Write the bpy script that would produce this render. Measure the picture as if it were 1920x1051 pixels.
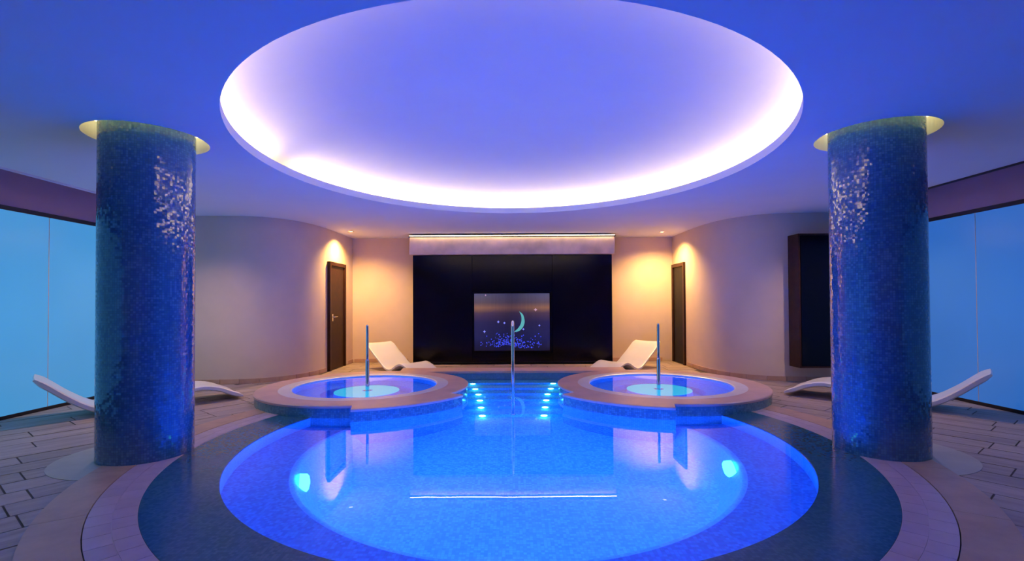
import bpy, bmesh, math, random
from math import sin, cos, pi, radians, sqrt, atan2
from mathutils import Vector
random.seed(7)
scn = bpy.context.scene
C = scn.collection
for o in list(bpy.data.objects):
    bpy.data.objects.remove(o)

# ------------------------------------------------------------------ camera
cam_d = bpy.data.cameras.new('camera')
cam = bpy.data.objects.new('camera', cam_d); C.objects.link(cam)
cam_d.sensor_width = 36.0
cam_d.lens = 36.0 * 920 / 1920
cam.location = (0, 0, 1.28)
ROLL = radians(0.30)
from mathutils import Matrix
cam.rotation_euler = (Matrix.Rotation(radians(90.9), 3, 'X') @ Matrix.Rotation(-ROLL, 3, 'Z')).to_euler()
cam_d.shift_y = 28.0 / 1920
cam_d.shift_x = -1.0 / 1920
cam_d.clip_start = 0.05
scn.camera = cam

# ------------------------------------------------------------------ world, exposure
w = bpy.data.worlds.new('world'); scn.world = w; w.use_nodes = True
w.node_tree.nodes['Background'].inputs[0].default_value = (0.012, 0.014, 0.03, 1)
w.node_tree.nodes['Background'].inputs[1].default_value = 0.3
vs = scn.view_settings
vs.view_transform = 'Standard'; vs.look = 'None'; vs.gamma = 1.0; vs.exposure = 0.0
vs.use_curve_mapping = False
cy = scn.cycles
cy.use_denoising = True
cy.max_bounces = 10; cy.diffuse_bounces = 5; cy.glossy_bounces = 5; cy.transmission_bounces = 6
cy.transparent_max_bounces = 8
cy.sample_clamp_indirect = 6.0
cy.caustics_reflective = True; cy.caustics_refractive = True
cy.blur_glossy = 0.4

# light levels, all in one place
L_POOL = 128.0        # underwater pool lamps and added fill points, watts
L_TUB = 19.0         # each added underwater fill point of a whirlpool
L_COVE = 30.0        # cove strip emission
L_HOLE = 110.0        # warm ring in the ceiling holes over the pillars
L_SPOT = 330.0       # recessed downlights
L_HEADER = 16.0      # strip over the header
L_STEP = 40.0        # step lights
C_POOL = (0.014, 0.088, 1.0)
C_WARM = (1.0, 0.60, 0.20)

# ------------------------------------------------------------------ room figures
H = 2.72             # ceiling
WX = 5.76            # side glass walls
YB = 10.8            # back wall
YF = -2.6            # wall behind the camera
PC = (0.038, 4.74)     # centre of the pool
R_POOL, R_BAND, R_PINK, R_BEIGE = 2.46, 2.895, 3.15, 3.41
TUB = (2.06, 6.94)   # centre of the right whirlpool (left one mirrored)
Z_COP = 0.14
PIL = (3.16, 4.25)
R_PIL = 0.347

# ------------------------------------------------------------------ materials
def new_mat(name):
    m = bpy.data.materials.new(name); m.use_nodes = True
    nt = m.node_tree
    return m, nt, nt.nodes['Principled BSDF']

def N(nt, t, **kw):
    n = nt.nodes.new(t)
    for k, v in kw.items():
        setattr(n, k, v)
    return n

def plain(name, col, rough=0.5, metal=0.0, var=0.06, scale=6.0, spec=0.5, bump=0.0, bscale=60.0, coat=0.0, obj_var=0.0):
    m, nt, b = new_mat(name)
    tc = N(nt, 'ShaderNodeTexCoord')
    nz = N(nt, 'ShaderNodeTexNoise'); nz.inputs['Scale'].default_value = scale; nz.inputs['Detail'].default_value = 5
    nt.links.new(tc.outputs['Object'], nz.inputs['Vector'])
    hs = N(nt, 'ShaderNodeHueSaturation'); hs.inputs['Color'].default_value = (*col, 1)
    mr = N(nt, 'ShaderNodeMapRange'); mr.inputs['From Min'].default_value = 0.3; mr.inputs['From Max'].default_value = 0.7
    mr.inputs['To Min'].default_value = 1 - var; mr.inputs['To Max'].default_value = 1 + var
    nt.links.new(nz.outputs['Fac'], mr.inputs['Value'])
    if obj_var:
        oi = N(nt, 'ShaderNodeObjectInfo')
        m2 = N(nt, 'ShaderNodeMapRange'); m2.inputs['To Min'].default_value = 1 - obj_var; m2.inputs['To Max'].default_value = 1 + obj_var
        nt.links.new(oi.outputs['Random'], m2.inputs['Value'])
        mu = N(nt, 'ShaderNodeMath', operation='MULTIPLY')
        nt.links.new(mr.outputs['Result'], mu.inputs[0]); nt.links.new(m2.outputs['Result'], mu.inputs[1])
        nt.links.new(mu.outputs[0], hs.inputs['Value'])
    else:
        nt.links.new(mr.outputs['Result'], hs.inputs['Value'])
    nt.links.new(hs.outputs['Color'], b.inputs['Base Color'])
    b.inputs['Roughness'].default_value = rough; b.inputs['Metallic'].default_value = metal
    b.inputs['Specular IOR Level'].default_value = spec
    b.inputs['Coat Weight'].default_value = coat
    if bump:
        n2 = N(nt, 'ShaderNodeTexNoise'); n2.inputs['Scale'].default_value = bscale; n2.inputs['Detail'].default_value = 4
        nt.links.new(tc.outputs['Object'], n2.inputs['Vector'])
        bp = N(nt, 'ShaderNodeBump'); bp.inputs['Strength'].default_value = bump; bp.inputs['Distance'].default_value = 0.01
        nt.links.new(n2.outputs['Fac'], bp.inputs['Height']); nt.links.new(bp.outputs['Normal'], b.inputs['Normal'])
    return m

def stone(name, col, col2, rough=0.45, obj_var=0.12, stretch=(1, 6, 6)):
    """veined sedimentary stone, each slab a little different"""
    m, nt, b = new_mat(name)
    tc = N(nt, 'ShaderNodeTexCoord'); oi = N(nt, 'ShaderNodeObjectInfo')
    mp = N(nt, 'ShaderNodeMapping'); mp.inputs['Scale'].default_value = stretch
    nt.links.new(tc.outputs['Object'], mp.inputs['Vector'])
    nz = N(nt, 'ShaderNodeTexNoise', noise_dimensions='4D'); nz.inputs['Scale'].default_value = 2.2; nz.inputs['Detail'].default_value = 6
    nz.inputs['Roughness'].default_value = 0.6
    nt.links.new(mp.outputs['Vector'], nz.inputs['Vector'])
    mm = N(nt, 'ShaderNodeMath', operation='MULTIPLY'); mm.inputs[1].default_value = 30
    nt.links.new(oi.outputs['Random'], mm.inputs[0]); nt.links.new(mm.outputs[0], nz.inputs['W'])
    cr = N(nt, 'ShaderNodeValToRGB')
    cr.color_ramp.elements[0].position = 0.3; cr.color_ramp.elements[0].color = (*col2, 1)
    cr.color_ramp.elements[1].position = 0.68; cr.color_ramp.elements[1].color = (*col, 1)
    nt.links.new(nz.outputs['Fac'], cr.inputs['Fac'])
    hs = N(nt, 'ShaderNodeHueSaturation')
    mr = N(nt, 'ShaderNodeMapRange'); mr.inputs['To Min'].default_value = 1 - obj_var; mr.inputs['To Max'].default_value = 1 + obj_var
    nt.links.new(oi.outputs['Random'], mr.inputs['Value']); nt.links.new(mr.outputs['Result'], hs.inputs['Value'])
    nt.links.new(cr.outputs['Color'], hs.inputs['Color']); nt.links.new(hs.outputs['Color'], b.inputs['Base Color'])
    b.inputs['Roughness'].default_value = rough
    bp = N(nt, 'ShaderNodeBump'); bp.inputs['Strength'].default_value = 0.25; bp.inputs['Distance'].default_value = 0.004
    nt.links.new(nz.outputs['Fac'], bp.inputs['Height']); nt.links.new(bp.outputs['Normal'], b.inputs['Normal'])
    return m

def mosaic(name, cols, grout, size=0.02, rough=0.15, jitter=0.06, use_uv=False, spec=0.5, rvar=0.0):
    """small square glass tiles: random colour and random tilt per tile, grout between"""
    m, nt, b = new_mat(name)
    tc = N(nt, 'ShaderNodeTexCoord')
    sc = N(nt, 'ShaderNodeVectorMath', operation='SCALE'); sc.inputs['Scale'].default_value = 1.0 / size
    nt.links.new(tc.outputs['UV' if use_uv else 'Object'], sc.inputs[0])
    ad = N(nt, 'ShaderNodeVectorMath', operation='ADD'); ad.inputs[1].default_value = (0.371, 0.417, 0.353)
    nt.links.new(sc.outputs[0], ad.inputs[0])
    fl = N(nt, 'ShaderNodeVectorMath', operation='FLOOR'); fr = N(nt, 'ShaderNodeVectorMath', operation='FRACTION')
    nt.links.new(ad.outputs[0], fl.inputs[0]); nt.links.new(ad.outputs[0], fr.inputs[0])
    wn = N(nt, 'ShaderNodeTexWhiteNoise', noise_dimensions='3D')
    nt.links.new(fl.outputs[0], wn.inputs['Vector'])
    cr = N(nt, 'ShaderNodeValToRGB'); cr.color_ramp.interpolation = 'CONSTANT'
    els = cr.color_ramp.elements
    while len(els) < len(cols):
        els.new(0.5)
    for i, c in enumerate(cols):
        els[i].position = i / len(cols); els[i].color = (*c, 1)
    nt.links.new(wn.outputs['Value'], cr.inputs['Fac'])
    # grout where the fraction is near 0 on x or y
    sp = N(nt, 'ShaderNodeSeparateXYZ'); nt.links.new(fr.outputs[0], sp.inputs[0])
    mn = N(nt, 'ShaderNodeMath', operation='MINIMUM')
    nt.links.new(sp.outputs['X'], mn.inputs[0]); nt.links.new(sp.outputs['Y'], mn.inputs[1])
    lt = N(nt, 'ShaderNodeMath', operation='LESS_THAN'); lt.inputs[1].default_value = 0.09
    nt.links.new(mn.outputs[0], lt.inputs[0])
    mx = N(nt, 'ShaderNodeMix', data_type='RGBA')
    nt.links.new(lt.outputs[0], mx.inputs['Factor']); nt.links.new(cr.outputs['Color'], mx.inputs[6])
    mx.inputs[7].default_value = (*grout, 1)
    nt.links.new(mx.outputs[2], b.inputs['Base Color'])
    b.inputs['Roughness'].default_value = rough
    b.inputs['Specular IOR Level'].default_value = spec
    ge = N(nt, 'ShaderNodeNewGeometry')
    su = N(nt, 'ShaderNodeVectorMath', operation='SUBTRACT'); su.inputs[1].default_value = (0.5, 0.5, 0.5)
    nt.links.new(wn.outputs['Color'], su.inputs[0])
    s2 = N(nt, 'ShaderNodeVectorMath', operation='SCALE'); s2.inputs['Scale'].default_value = jitter
    nt.links.new(su.outputs[0], s2.inputs[0])
    a2 = N(nt, 'ShaderNodeVectorMath', operation='ADD')
    nt.links.new(ge.outputs['Normal'], a2.inputs[0]); nt.links.new(s2.outputs[0], a2.inputs[1])
    no = N(nt, 'ShaderNodeVectorMath', operation='NORMALIZE'); nt.links.new(a2.outputs[0], no.inputs[0])
    nt.links.new(no.outputs[0], b.inputs['Normal'])
    return m

def emit(name, col, strength):
    m = bpy.data.materials.new(name); m.use_nodes = True
    nt = m.node_tree; nt.nodes.clear()
    e = N(nt, 'ShaderNodeEmission'); e.inputs[0].default_value = (*col, 1); e.inputs[1].default_value = strength
    o = N(nt, 'ShaderNodeOutputMaterial'); nt.links.new(e.outputs[0], o.inputs[0])
    return m

def water_mat(name, tint, bump=0.02, scale=1.6):
    m = bpy.data.materials.new(name); m.use_nodes = True
    nt = m.node_tree; nt.nodes.clear()
    g = N(nt, 'ShaderNodeBsdfGlass'); g.inputs['IOR'].default_value = 1.333; g.inputs['Roughness'].default_value = 0.0
    g.inputs['Color'].default_value = (*tint, 1)
    tc = N(nt, 'ShaderNodeTexCoord')
    nz = N(nt, 'ShaderNodeTexNoise'); nz.inputs['Scale'].default_value = scale; nz.inputs['Detail'].default_value = 2
    nt.links.new(tc.outputs['Object'], nz.inputs['Vector'])
    bp = N(nt, 'ShaderNodeBump'); bp.inputs['Strength'].default_value = bump; bp.inputs['Distance'].default_value = 0.05
    nt.links.new(nz.outputs['Fac'], bp.inputs['Height']); nt.links.new(bp.outputs['Normal'], g.inputs['Normal'])
    o = N(nt, 'ShaderNodeOutputMaterial'); nt.links.new(g.outputs[0], o.inputs[0])
    return m

M = {}
M['ceiling'] = plain('ceiling_paint', (0.80, 0.80, 0.82), 0.85, var=0.015, scale=2)
M['wall'] = plain('cream_plaster', (0.74, 0.57, 0.40), 0.75, var=0.03, scale=3, bump=0.05, bscale=90)
M['fascia'] = plain('mauve_plaster', (0.52, 0.33, 0.36), 0.75, var=0.03, scale=3)
M['dark_wood'] = plain('dark_brown_wood', (0.040, 0.012, 0.007), 0.4, var=0.25, scale=9, spec=0.2)
M['door_wood'] = plain('door_wood', (0.040, 0.014, 0.006), 0.45, var=0.2, scale=9, spec=0.15)
M['black_panel'] = plain('black_gloss_panel', (0.003, 0.002, 0.006), 0.16, var=0.1, spec=0.18)
M['black'] = plain('flat_black', (0.006, 0.005, 0.008), 0.5, var=0.1, spec=0.2)
M['steel'] = plain('brushed_steel', (0.82, 0.62, 0.48), 0.45, metal=0.4, var=0.22, scale=3.0)
M['chrome'] = plain('chrome', (0.86, 0.86, 0.88), 0.08, metal=1.0, var=0.01)
M['dark_metal'] = plain('dark_metal', (0.02, 0.02, 0.028), 0.4, metal=0.4)
M['grout'] = plain('floor_grout', (0.10, 0.075, 0.07), 0.8, var=0.1)
M['slab'] = stone('floor_stone', (0.47, 0.36, 0.31), (0.30, 0.215, 0.185), 0.5, 0.14)
M['beige'] = stone('beige_stone', (0.62, 0.38, 0.24), (0.47, 0.27, 0.165), 0.42, 0.05, stretch=(2, 2, 2))
M['disc'] = stone('pale_stone', (0.52, 0.46, 0.36), (0.42, 0.36, 0.28), 0.42, 0.03, stretch=(2, 2, 2))
M['pink'] = stone('pink_tile', (0.60, 0.44, 0.48), (0.52, 0.37, 0.40), 0.36, 0.05, stretch=(3, 3, 3))
M['coping'] = stone('coping_stone', (0.72, 0.46, 0.36), (0.58, 0.35, 0.27), 0.35, 0.04, stretch=(2, 2, 2))
M['white_rim'] = plain('white_stone_rim', (0.80, 0.74, 0.74), 0.3, var=0.04)
M['column'] = mosaic('column_mosaic', [(0.030, 0.13, 0.26), (0.040, 0.15, 0.28), (0.028, 0.11, 0.25), (0.050, 0.17, 0.30), (0.024, 0.10, 0.23)],
                     (0.02, 0.08, 0.15), 0.019, 0.08, 0.13, use_uv=True, spec=0.9)
M['band'] = mosaic('teal_band_mosaic', [(0.030, 0.125, 0.22), (0.036, 0.14, 0.24), (0.026, 0.11, 0.20), (0.042, 0.15, 0.25)],
                   (0.03, 0.10, 0.17), 0.02, 0.16, 0.01)
M['tubside'] = mosaic('tub_side_mosaic', [(0.08, 0.24, 0.27), (0.10, 0.30, 0.32), (0.06, 0.19, 0.25)],
                      (0.06, 0.14, 0.16), 0.02, 0.2, 0.06, use_uv=True)
M['basin'] = mosaic('pool_mosaic', [(0.07, 0.44, 0.62), (0.09, 0.52, 0.70), (0.05, 0.38, 0.58), (0.11, 0.58, 0.74)],
                    (0.06, 0.36, 0.5), 0.024, 0.5, 0.04)
M['basin_uv'] = mosaic('pool_wall_mosaic', [(0.07, 0.40, 0.62), (0.09, 0.47, 0.70), (0.05, 0.35, 0.58)],
                       (0.2, 0.36, 0.5), 0.024, 0.5, 0.04, use_uv=True)
M['ledge'] = mosaic('pool_ledge_mosaic', [(0.03, 0.27, 0.48), (0.04, 0.32, 0.54), (0.025, 0.23, 0.44), (0.05, 0.36, 0.58)],
                    (0.07, 0.17, 0.5), 0.024, 0.5, 0.04)
M['endwall'] = plain('blue_end_mosaic', (0.10, 0.26, 0.42), 0.25, var=0.15, scale=40)
M['water'] = water_mat('pool_water', (0.93, 0.97, 1.0), 0.012, 1.2)
M['tub_water'] = water_mat('whirlpool_water', (0.93, 0.97, 1.0), 0.03, 3.0)
M['lounger'] = plain('white_lounger_shell', (0.84, 0.80, 0.78), 0.35, var=0.02, coat=0.2)
M['frame'] = plain('dark_frame', (0.02, 0.016, 0.025), 0.4)
M['glass_left'] = None

def backlit(name, col, strength):
    """frosted backlit glass: glows evenly, glossy face"""
    m, nt, b = new_mat(name)
    b.inputs['Base Color'].default_value = (0.06, 0.14, 0.20, 1)
    b.inputs['Roughness'].default_value = 0.18
    b.inputs['Specular IOR Level'].default_value = 0.35
    tc = N(nt, 'ShaderNodeTexCoord'); nz = N(nt, 'ShaderNodeTexNoise'); nz.inputs['Scale'].default_value = 0.6
    nt.links.new(tc.outputs['Object'], nz.inputs['Vector'])
    mr = N(nt, 'ShaderNodeMapRange'); mr.inputs['To Min'].default_value = strength * 0.85; mr.inputs['To Max'].default_value = strength * 1.15
    nt.links.new(nz.outputs['Fac'], mr.inputs['Value'])
    b.inputs['Emission Color'].default_value = (*col, 1)
    nt.links.new(mr.outputs['Result'], b.inputs['Emission Strength'])
    return m
M['glass_left'] = backlit('backlit_glass_cyan', (0.06, 0.32, 0.68), 0.80)
M['glass_right'] = backlit('backlit_glass_blue', (0.025, 0.15, 0.56), 0.75)

# ------------------------------------------------------------------ mesh helpers
def obj(name, verts, faces, mat, parent=None, smooth=False, uvs=None, loc=None):
    me = bpy.data.meshes.new(name)
    me.from_pydata([tuple(v) for v in verts], [], faces)
    if uvs:
        ul = me.uv_layers.new(name='uv')
        for p in me.polygons:
            for li, vi in zip(p.loop_indices, p.vertices):
                ul.data[li].uv = uvs[p.index][list(p.vertices).index(vi)]
    me.materials.append(mat)
    if smooth:
        me.polygons.foreach_set('use_smooth', [True] * len(me.polygons))
    me.update()
    o = bpy.data.objects.new(name, me); C.objects.link(o)
    if parent:
        o.parent = parent
    if loc:
        o.location = loc
    return o

def empty(name, loc=(0, 0, 0), rz=0.0):
    o = bpy.data.objects.new(name, None); C.objects.link(o)
    o.location = loc; o.rotation_euler = (0, 0, rz); o.empty_display_size = 0.1
    return o

def tag(o, label=None, cat=None, group=None, kind=None):
    if label: o['label'] = label
    if cat: o['category'] = cat
    if group: o['group'] = group
    if kind: o['kind'] = kind
    return o

class MB:
    def __init__(s): s.v = []; s.f = []
    def box(s, x0, x1, y0, y1, z0, z1):
        n = len(s.v)
        s.v += [(x0, y0, z0), (x1, y0, z0), (x1, y1, z0), (x0, y1, z0), (x0, y0, z1), (x1, y0, z1), (x1, y1, z1), (x0, y1, z1)]
        s.f += [tuple(n + i for i in q) for q in ((0, 3, 2, 1), (4, 5, 6, 7), (0, 1, 5, 4), (1, 2, 6, 5), (2, 3, 7, 6), (3, 0, 4, 7))]
        return s
    def prism(s, poly, z0, z1):
        n = len(s.v); k = len(poly)
        a = sum(poly[i][0] * poly[(i + 1) % k][1] - poly[(i + 1) % k][0] * poly[i][1] for i in range(k))
        if a < 0: poly = poly[::-1]
        s.v += [(p[0], p[1], z0) for p in poly] + [(p[0], p[1], z1) for p in poly]
        s.f.append(tuple(n + i for i in range(k - 1, -1, -1))); s.f.append(tuple(n + k + i for i in range(k)))
        for i in range(k):
            j = (i + 1) % k
            s.f.append((n + i, n + j, n + k + j, n + k + i))
        return s
    def build(s, name, mat, parent=None, smooth=False, bevel=0.0, loc=None):
        o = obj(name, s.v, s.f, mat, parent, smooth, loc=loc)
        if bevel:
            md = o.modifiers.new('bevel', 'BEVEL'); md.width = bevel; md.segments = 2; md.limit_method = 'ANGLE'
        return o

def lathe(name, prof, mat, parent=None, centre=(0, 0), n=96, a0=0.0, a1=2 * pi, rfun=None, smooth=True, uvr=None, flip=False, loc=None):
    """revolve a (radius, z) profile; rfun(angle) may add to every radius; uvs in metres"""
    full = abs(a1 - a0 - 2 * pi) < 1e-6
    m = n if full else n + 1
    V = []; F = []; U = []
    for i in range(m):
        a = a0 + (a1 - a0) * i / n
        for r, z in prof:
            rr = r + (rfun(a, r) if rfun else 0)
            V.append((centre[0] + rr * cos(a), centre[1] + rr * sin(a), z))
    k = len(prof)
    ln = [0.0]
    for i in range(1, k):
        ln.append(ln[-1] + sqrt((prof[i][0] - prof[i - 1][0]) ** 2 + (prof[i][1] - prof[i - 1][1]) ** 2))
    R = uvr or max(p[0] for p in prof)
    for i in range(n):
        i2 = (i + 1) % m
        u0 = (a0 + (a1 - a0) * i / n) * R; u1 = (a0 + (a1 - a0) * (i + 1) / n) * R
        for j in range(k - 1):
            q = (i * k + j, i2 * k + j, i2 * k + j + 1, i * k + j + 1)
            uv = [(u0, ln[j]), (u1, ln[j]), (u1, ln[j + 1]), (u0, ln[j + 1])]
            if flip: q = q[::-1]; uv = uv[::-1]
            F.append(q); U.append(uv)
    return obj(name, V, F, mat, parent, smooth, U, loc)

def sector(name, r0, r1, z0, z1, a0, a1, mat, parent, centre, n=6):
    """one curved tile: a piece of a ring"""
    poly = [(centre[0] + r0 * cos(a0 + (a1 - a0) * i / n), centre[1] + r0 * sin(a0 + (a1 - a0) * i / n)) for i in range(n + 1)]
    poly += [(centre[0] + r1 * cos(a1 - (a1 - a0) * i / n), centre[1] + r1 * sin(a1 - (a1 - a0) * i / n)) for i in range(n + 1)]
    # origin at the piece's own centre
    am = (a0 + a1) / 2; c = (centre[0] + (r0 + r1) / 2 * cos(am), centre[1] + (r0 + r1) / 2 * sin(am))
    return MB().prism([(p[0] - c[0], p[1] - c[1]) for p in poly], z0, z1).build(name, mat, parent, loc=(c[0], c[1], 0))

def fill2d(name, loops, z, mat, parent=None, flip=False):
    """flat face with holes, triangulated through a 2D curve"""
    cu = bpy.data.curves.new('outline', 'CURVE'); cu.dimensions = '2D'; cu.fill_mode = 'BOTH'
    for lp in loops:
        s = cu.splines.new('POLY'); s.points.add(len(lp) - 1); s.use_cyclic_u = True
        for p, q in zip(s.points, lp):
            p.co = (q[0], q[1], 0, 1)
    t = bpy.data.objects.new('outline', cu); C.objects.link(t)
    bpy.context.view_layer.update()
    me = bpy.data.meshes.new_from_object(t)
    bpy.data.objects.remove(t); bpy.data.curves.remove(cu)
    me.name = name
    me.materials.clear(); me.materials.append(mat)
    bm = bmesh.new(); bm.from_mesh(me)
    bmesh.ops.remove_doubles(bm, verts=bm.verts, dist=1e-5)
    for v in bm.verts: v.co.z = z
    bm.normal_update()
    for f in bm.faces:
        if (f.normal.z < 0) != flip: f.normal_flip()
    bm.to_mesh(me); bm.free()
    o = bpy.data.objects.new(name, me); C.objects.link(o)
    if parent: o.parent = parent
    return o

def circle(cx, cy, r, n=96):
    return [(cx + r * cos(2 * pi * i / n), cy + r * sin(2 * pi * i / n)) for i in range(n)]

def tube(name, pts, r, mat, parent=None, n=14):
    """round bar along a polyline"""
    V = []; F = []
    P = [Vector(p) for p in pts]
    up = Vector((1, 0, 0.001))
    for i, p in enumerate(P):
        d = (P[min(i + 1, len(P) - 1)] - P[max(i - 1, 0)]).normalized()
        s = d.cross(up).normalized(); t = s.cross(d).normalized()
        rr = r[i] if isinstance(r, (list, tuple)) else r
        for k in range(n):
            a = 2 * pi * k / n
            V.append(p + (s * cos(a) + t * sin(a)) * rr)
    for i in range(len(P) - 1):
        for k in range(n):
            k2 = (k + 1) % n
            F.append((i * n + k, i * n + k2, (i + 1) * n + k2, (i + 1) * n + k))
    F.append(tuple(range(n - 1, -1, -1))); F.append(tuple((len(P) - 1) * n + k for k in range(n)))
    return obj(name, V, F, mat, parent, True)

def catmull(pts, k=8):
    out = []
    P = [pts[0]] + list(pts) + [pts[-1]]
    for i in range(1, len(P) - 2):
        for j in range(k):
            t = j / k
            out.append(tuple(0.5 * ((2 * P[i][d]) + (-P[i - 1][d] + P[i + 1][d]) * t + (2 * P[i - 1][d] - 5 * P[i][d] + 4 * P[i + 1][d] - P[i + 2][d]) * t * t
                                    + (-P[i - 1][d] + 3 * P[i][d] - 3 * P[i + 1][d] + P[i + 2][d]) * t ** 3) for d in range(len(pts[0]))))
    out.append(tuple(pts[-1]))
    return out

# lamps -----------------------------------------------------------------
def lamp(kind, name, loc, energy, col, parent=None, target=None, **kw):
    d = bpy.data.lights.new(name, kind); d.energy = energy; d.color = col
    for k, v in kw.items(): setattr(d, k, v)
    o = bpy.data.objects.new(name, d); C.objects.link(o); o.location = loc
    if target is not None:
        o.rotation_euler = (Vector(target) - Vector(loc)).to_track_quat('-Z', 'Y').to_euler()
    if parent: o.parent = parent
    return o

# ------------------------------------------------------------------ floor
def union_r(th, infl=0.0):
    """farthest exit of the ray from (0, 6.3) through the pool, whirlpools and far coping"""
    ox, oy = 0.0, 6.3; dx, dy = cos(th), sin(th); best = 0
    for cx, cy_, r in ((PC[0], PC[1], R_BAND), (TUB[0], TUB[1], 1.39), (-TUB[0], TUB[1], 1.39)):
        r += infl
        fx, fy = ox - cx, oy - cy_
        b = fx * dx + fy * dy; c = fx * fx + fy * fy - r * r; q = b * b - c
        if q > 0: best = max(best, -b + sqrt(q))
    hx, y1 = 1.95 + infl, 8.68 + infl
    t = min(hx / abs(dx) if abs(dx) > 1e-9 else 1e9, (y1 - oy) / dy if dy > 1e-9 else (oy - 4.5) / -dy if dy < -1e-9 else 1e9)
    return max(best, t)
hole = [(union_r(2 * pi * i / 400) * cos(2 * pi * i / 400), 6.3 + union_r(2 * pi * i / 400) * sin(2 * pi * i / 400)) for i in range(400)]
floor = fill2d('floor', [[(-6.1, YF - .1), (6.1, YF - .1), (6.1, YB + .1), (-6.1, YB + .1)], hole], -0.008, M['grout'])
tag(floor, kind='structure')

def clip(poly, a, b, c):
    out = []
    for i in range(len(poly)):
        p, q = poly[i], poly[(i + 1) % len(poly)]
        dp = a * p[0] + b * p[1] - c; dq = a * q[0] + b * q[1] - c
        if dp <= 0: out.append(p)
        if (dp < 0 < dq) or (dq < 0 < dp):
            t = dp / (dp - dq); out.append((p[0] + (q[0] - p[0]) * t, p[1] + (q[1] - p[1]) * t))
    return out

def slab(poly, rot):
    cx = sum(p[0] for p in poly) / len(poly); cy_ = sum(p[1] for p in poly) / len(poly)
    ca, sa = cos(-rot), sin(-rot)
    loc = [((p[0] - cx) * ca - (p[1] - cy_) * sa, (p[0] - cx) * sa + (p[1] - cy_) * ca) for p in poly]
    dz = random.uniform(-0.003, 0.0)
    o = MB().prism(loc, -0.03, dz).build('slab', M['slab'], floor, loc=(cx, cy_, 0))
    o.rotation_euler = (0, 0, rot)

def seen(x, y):
    return abs(x) < 1.09 * y + 0.8 and y > 1.7

# the side floors: staggered stone rows running diagonally, mirrored left and right
ROW, GAP = 0.27, 0.012
for side in (-1, 1):
    ang = radians(52)
    ux, uy = cos(ang), sin(ang); vx, vy = -sin(ang), cos(ang)
    for r in range(-36, 36):
        s = -12.0 + random.uniform(0, 0.7)
        while s < 14:
            L = random.uniform(0.55, 0.95)
            v0 = r * ROW
            c = [(s + GAP / 2, v0 + GAP / 2), (s + L - GAP / 2, v0 + GAP / 2), (s + L - GAP / 2, v0 + ROW - GAP / 2), (s + GAP / 2, v0 + ROW - GAP / 2)]
            s += L
            P = [(-(a * ux + b * vx) if side > 0 else (a * ux + b * vx), a * uy + b * vy) for a, b in c]
            P = [(p[0] - (4.0 if side < 0 else -4.0), p[1] + 4) for p in P]
            cx = sum(p[0] for p in P) / 4; cy_ = sum(p[1] for p in P) / 4
            if cx * side < 2.2 or cx * side > 6.1 or cy_ > 9.1: continue
            if not seen(cx, cy_): continue
            cuts = [(1, 0, WX - 0.03), (-1, 0, WX - 0.03), (0, 1, 8.95)]
            for (qx, qy, rad) in ((PC[0], PC[1], R_BEIGE - 0.11), (side * TUB[0], TUB[1], 1.30)):
                ex, ey = cx - qx, cy_ - qy; el = sqrt(ex * ex + ey * ey)
                if el > rad + 0.7: continue
                ex /= el; ey /= el
                cuts.append((-ex, -ey, -(rad + ex * qx + ey * qy)))
            for (a, b, d) in cuts:
                P = clip(P, a, b, d)
                if len(P) < 3: break
            if len(P) < 3: continue
            cx = sum(p[0] for p in P) / len(P); cy_ = sum(p[1] for p in P) / len(P)
            if not seen(cx, cy_) : continue
            if abs(cx) > 3.95 and cy_ > 7.9 or (abs(cx) > 3.6 and cy_ > 8.6): continue
            slab(P, ang if side < 0 else -ang)
# the back strip behind the pool: square-set rows
y = 8.95
while y < YB - 0.05:
    x = -3.55 + random.uniform(-0.5, 0)
    y1 = min(y + 0.36, YB - 0.02)
    while x < 3.55:
        L = random.uniform(0.6, 0.85)
        a, b = max(x, -3.5), min(x + L, 3.5)
        if b - a > 0.08:
            slab([(a + GAP / 2, y + GAP / 2), (b - GAP / 2, y + GAP / 2), (b - GAP / 2, y1 - GAP / 2), (a + GAP / 2, y1 - GAP / 2)], 0)
        x += L
    y += 0.36

# curved stone borders round the pool (the front half and the sides up to the whirlpools)
def tub_clear(a, r, pad=0.0):
    x, y_ = PC[0] + r * cos(a), PC[1] + r * sin(a)
    return sqrt((abs(x) - TUB[0]) ** 2 + (y_ - TUB[1]) ** 2) > 1.36 + pad
def in_front(a, r):
    return PC[1] + r * sin(a) > 0.9
A_LO, A_HI = radians(180 + 62), radians(360 + 32)   # right-hand arc is mirrored to the left
def arc_tiles(name, r0, r1, step, z1, mat, gap):
    n = int(round((radians(32 + 66)) * (r0 + r1) / 2 / step))
    st = radians(98) / n
    for side in (0, 1):
        for i in range(n):
            a0 = radians(-66) + i * st + gap / 2 / r1; a1 = radians(-66) + (i + 1) * st - gap / 2 / r1
            rm = (r0 + r1) / 2
            if not tub_clear(a0, rm): continue
            if not tub_clear(a1, rm):      # cut the stone where the whirlpool wall meets it
                lo, hi = a0, a1
                for _ in range(12):
                    am = (lo + hi) / 2
                    if tub_clear(am, rm): lo = am
                    else: hi = am
                a1 = lo
                if a1 - a0 < 0.01: continue
            if side: a0, a1 = pi - a1, pi - a0
            sector(name, r0, r1, -0.03, z1, a0, a1, mat, floor, PC, 5)
arc_tiles('tile', R_BAND + 0.010, (R_BAND + R_PINK) / 2 - 0.002, 0.17, 0.006, M['pink'], 0.003)
arc_tiles('tile', (R_BAND + R_PINK) / 2 + 0.002, R_PINK - 0.003, 0.17, 0.006, M['pink'], 0.003)
M['bedding'] = plain('pale_grout', (0.62, 0.52, 0.52), 0.7)
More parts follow.
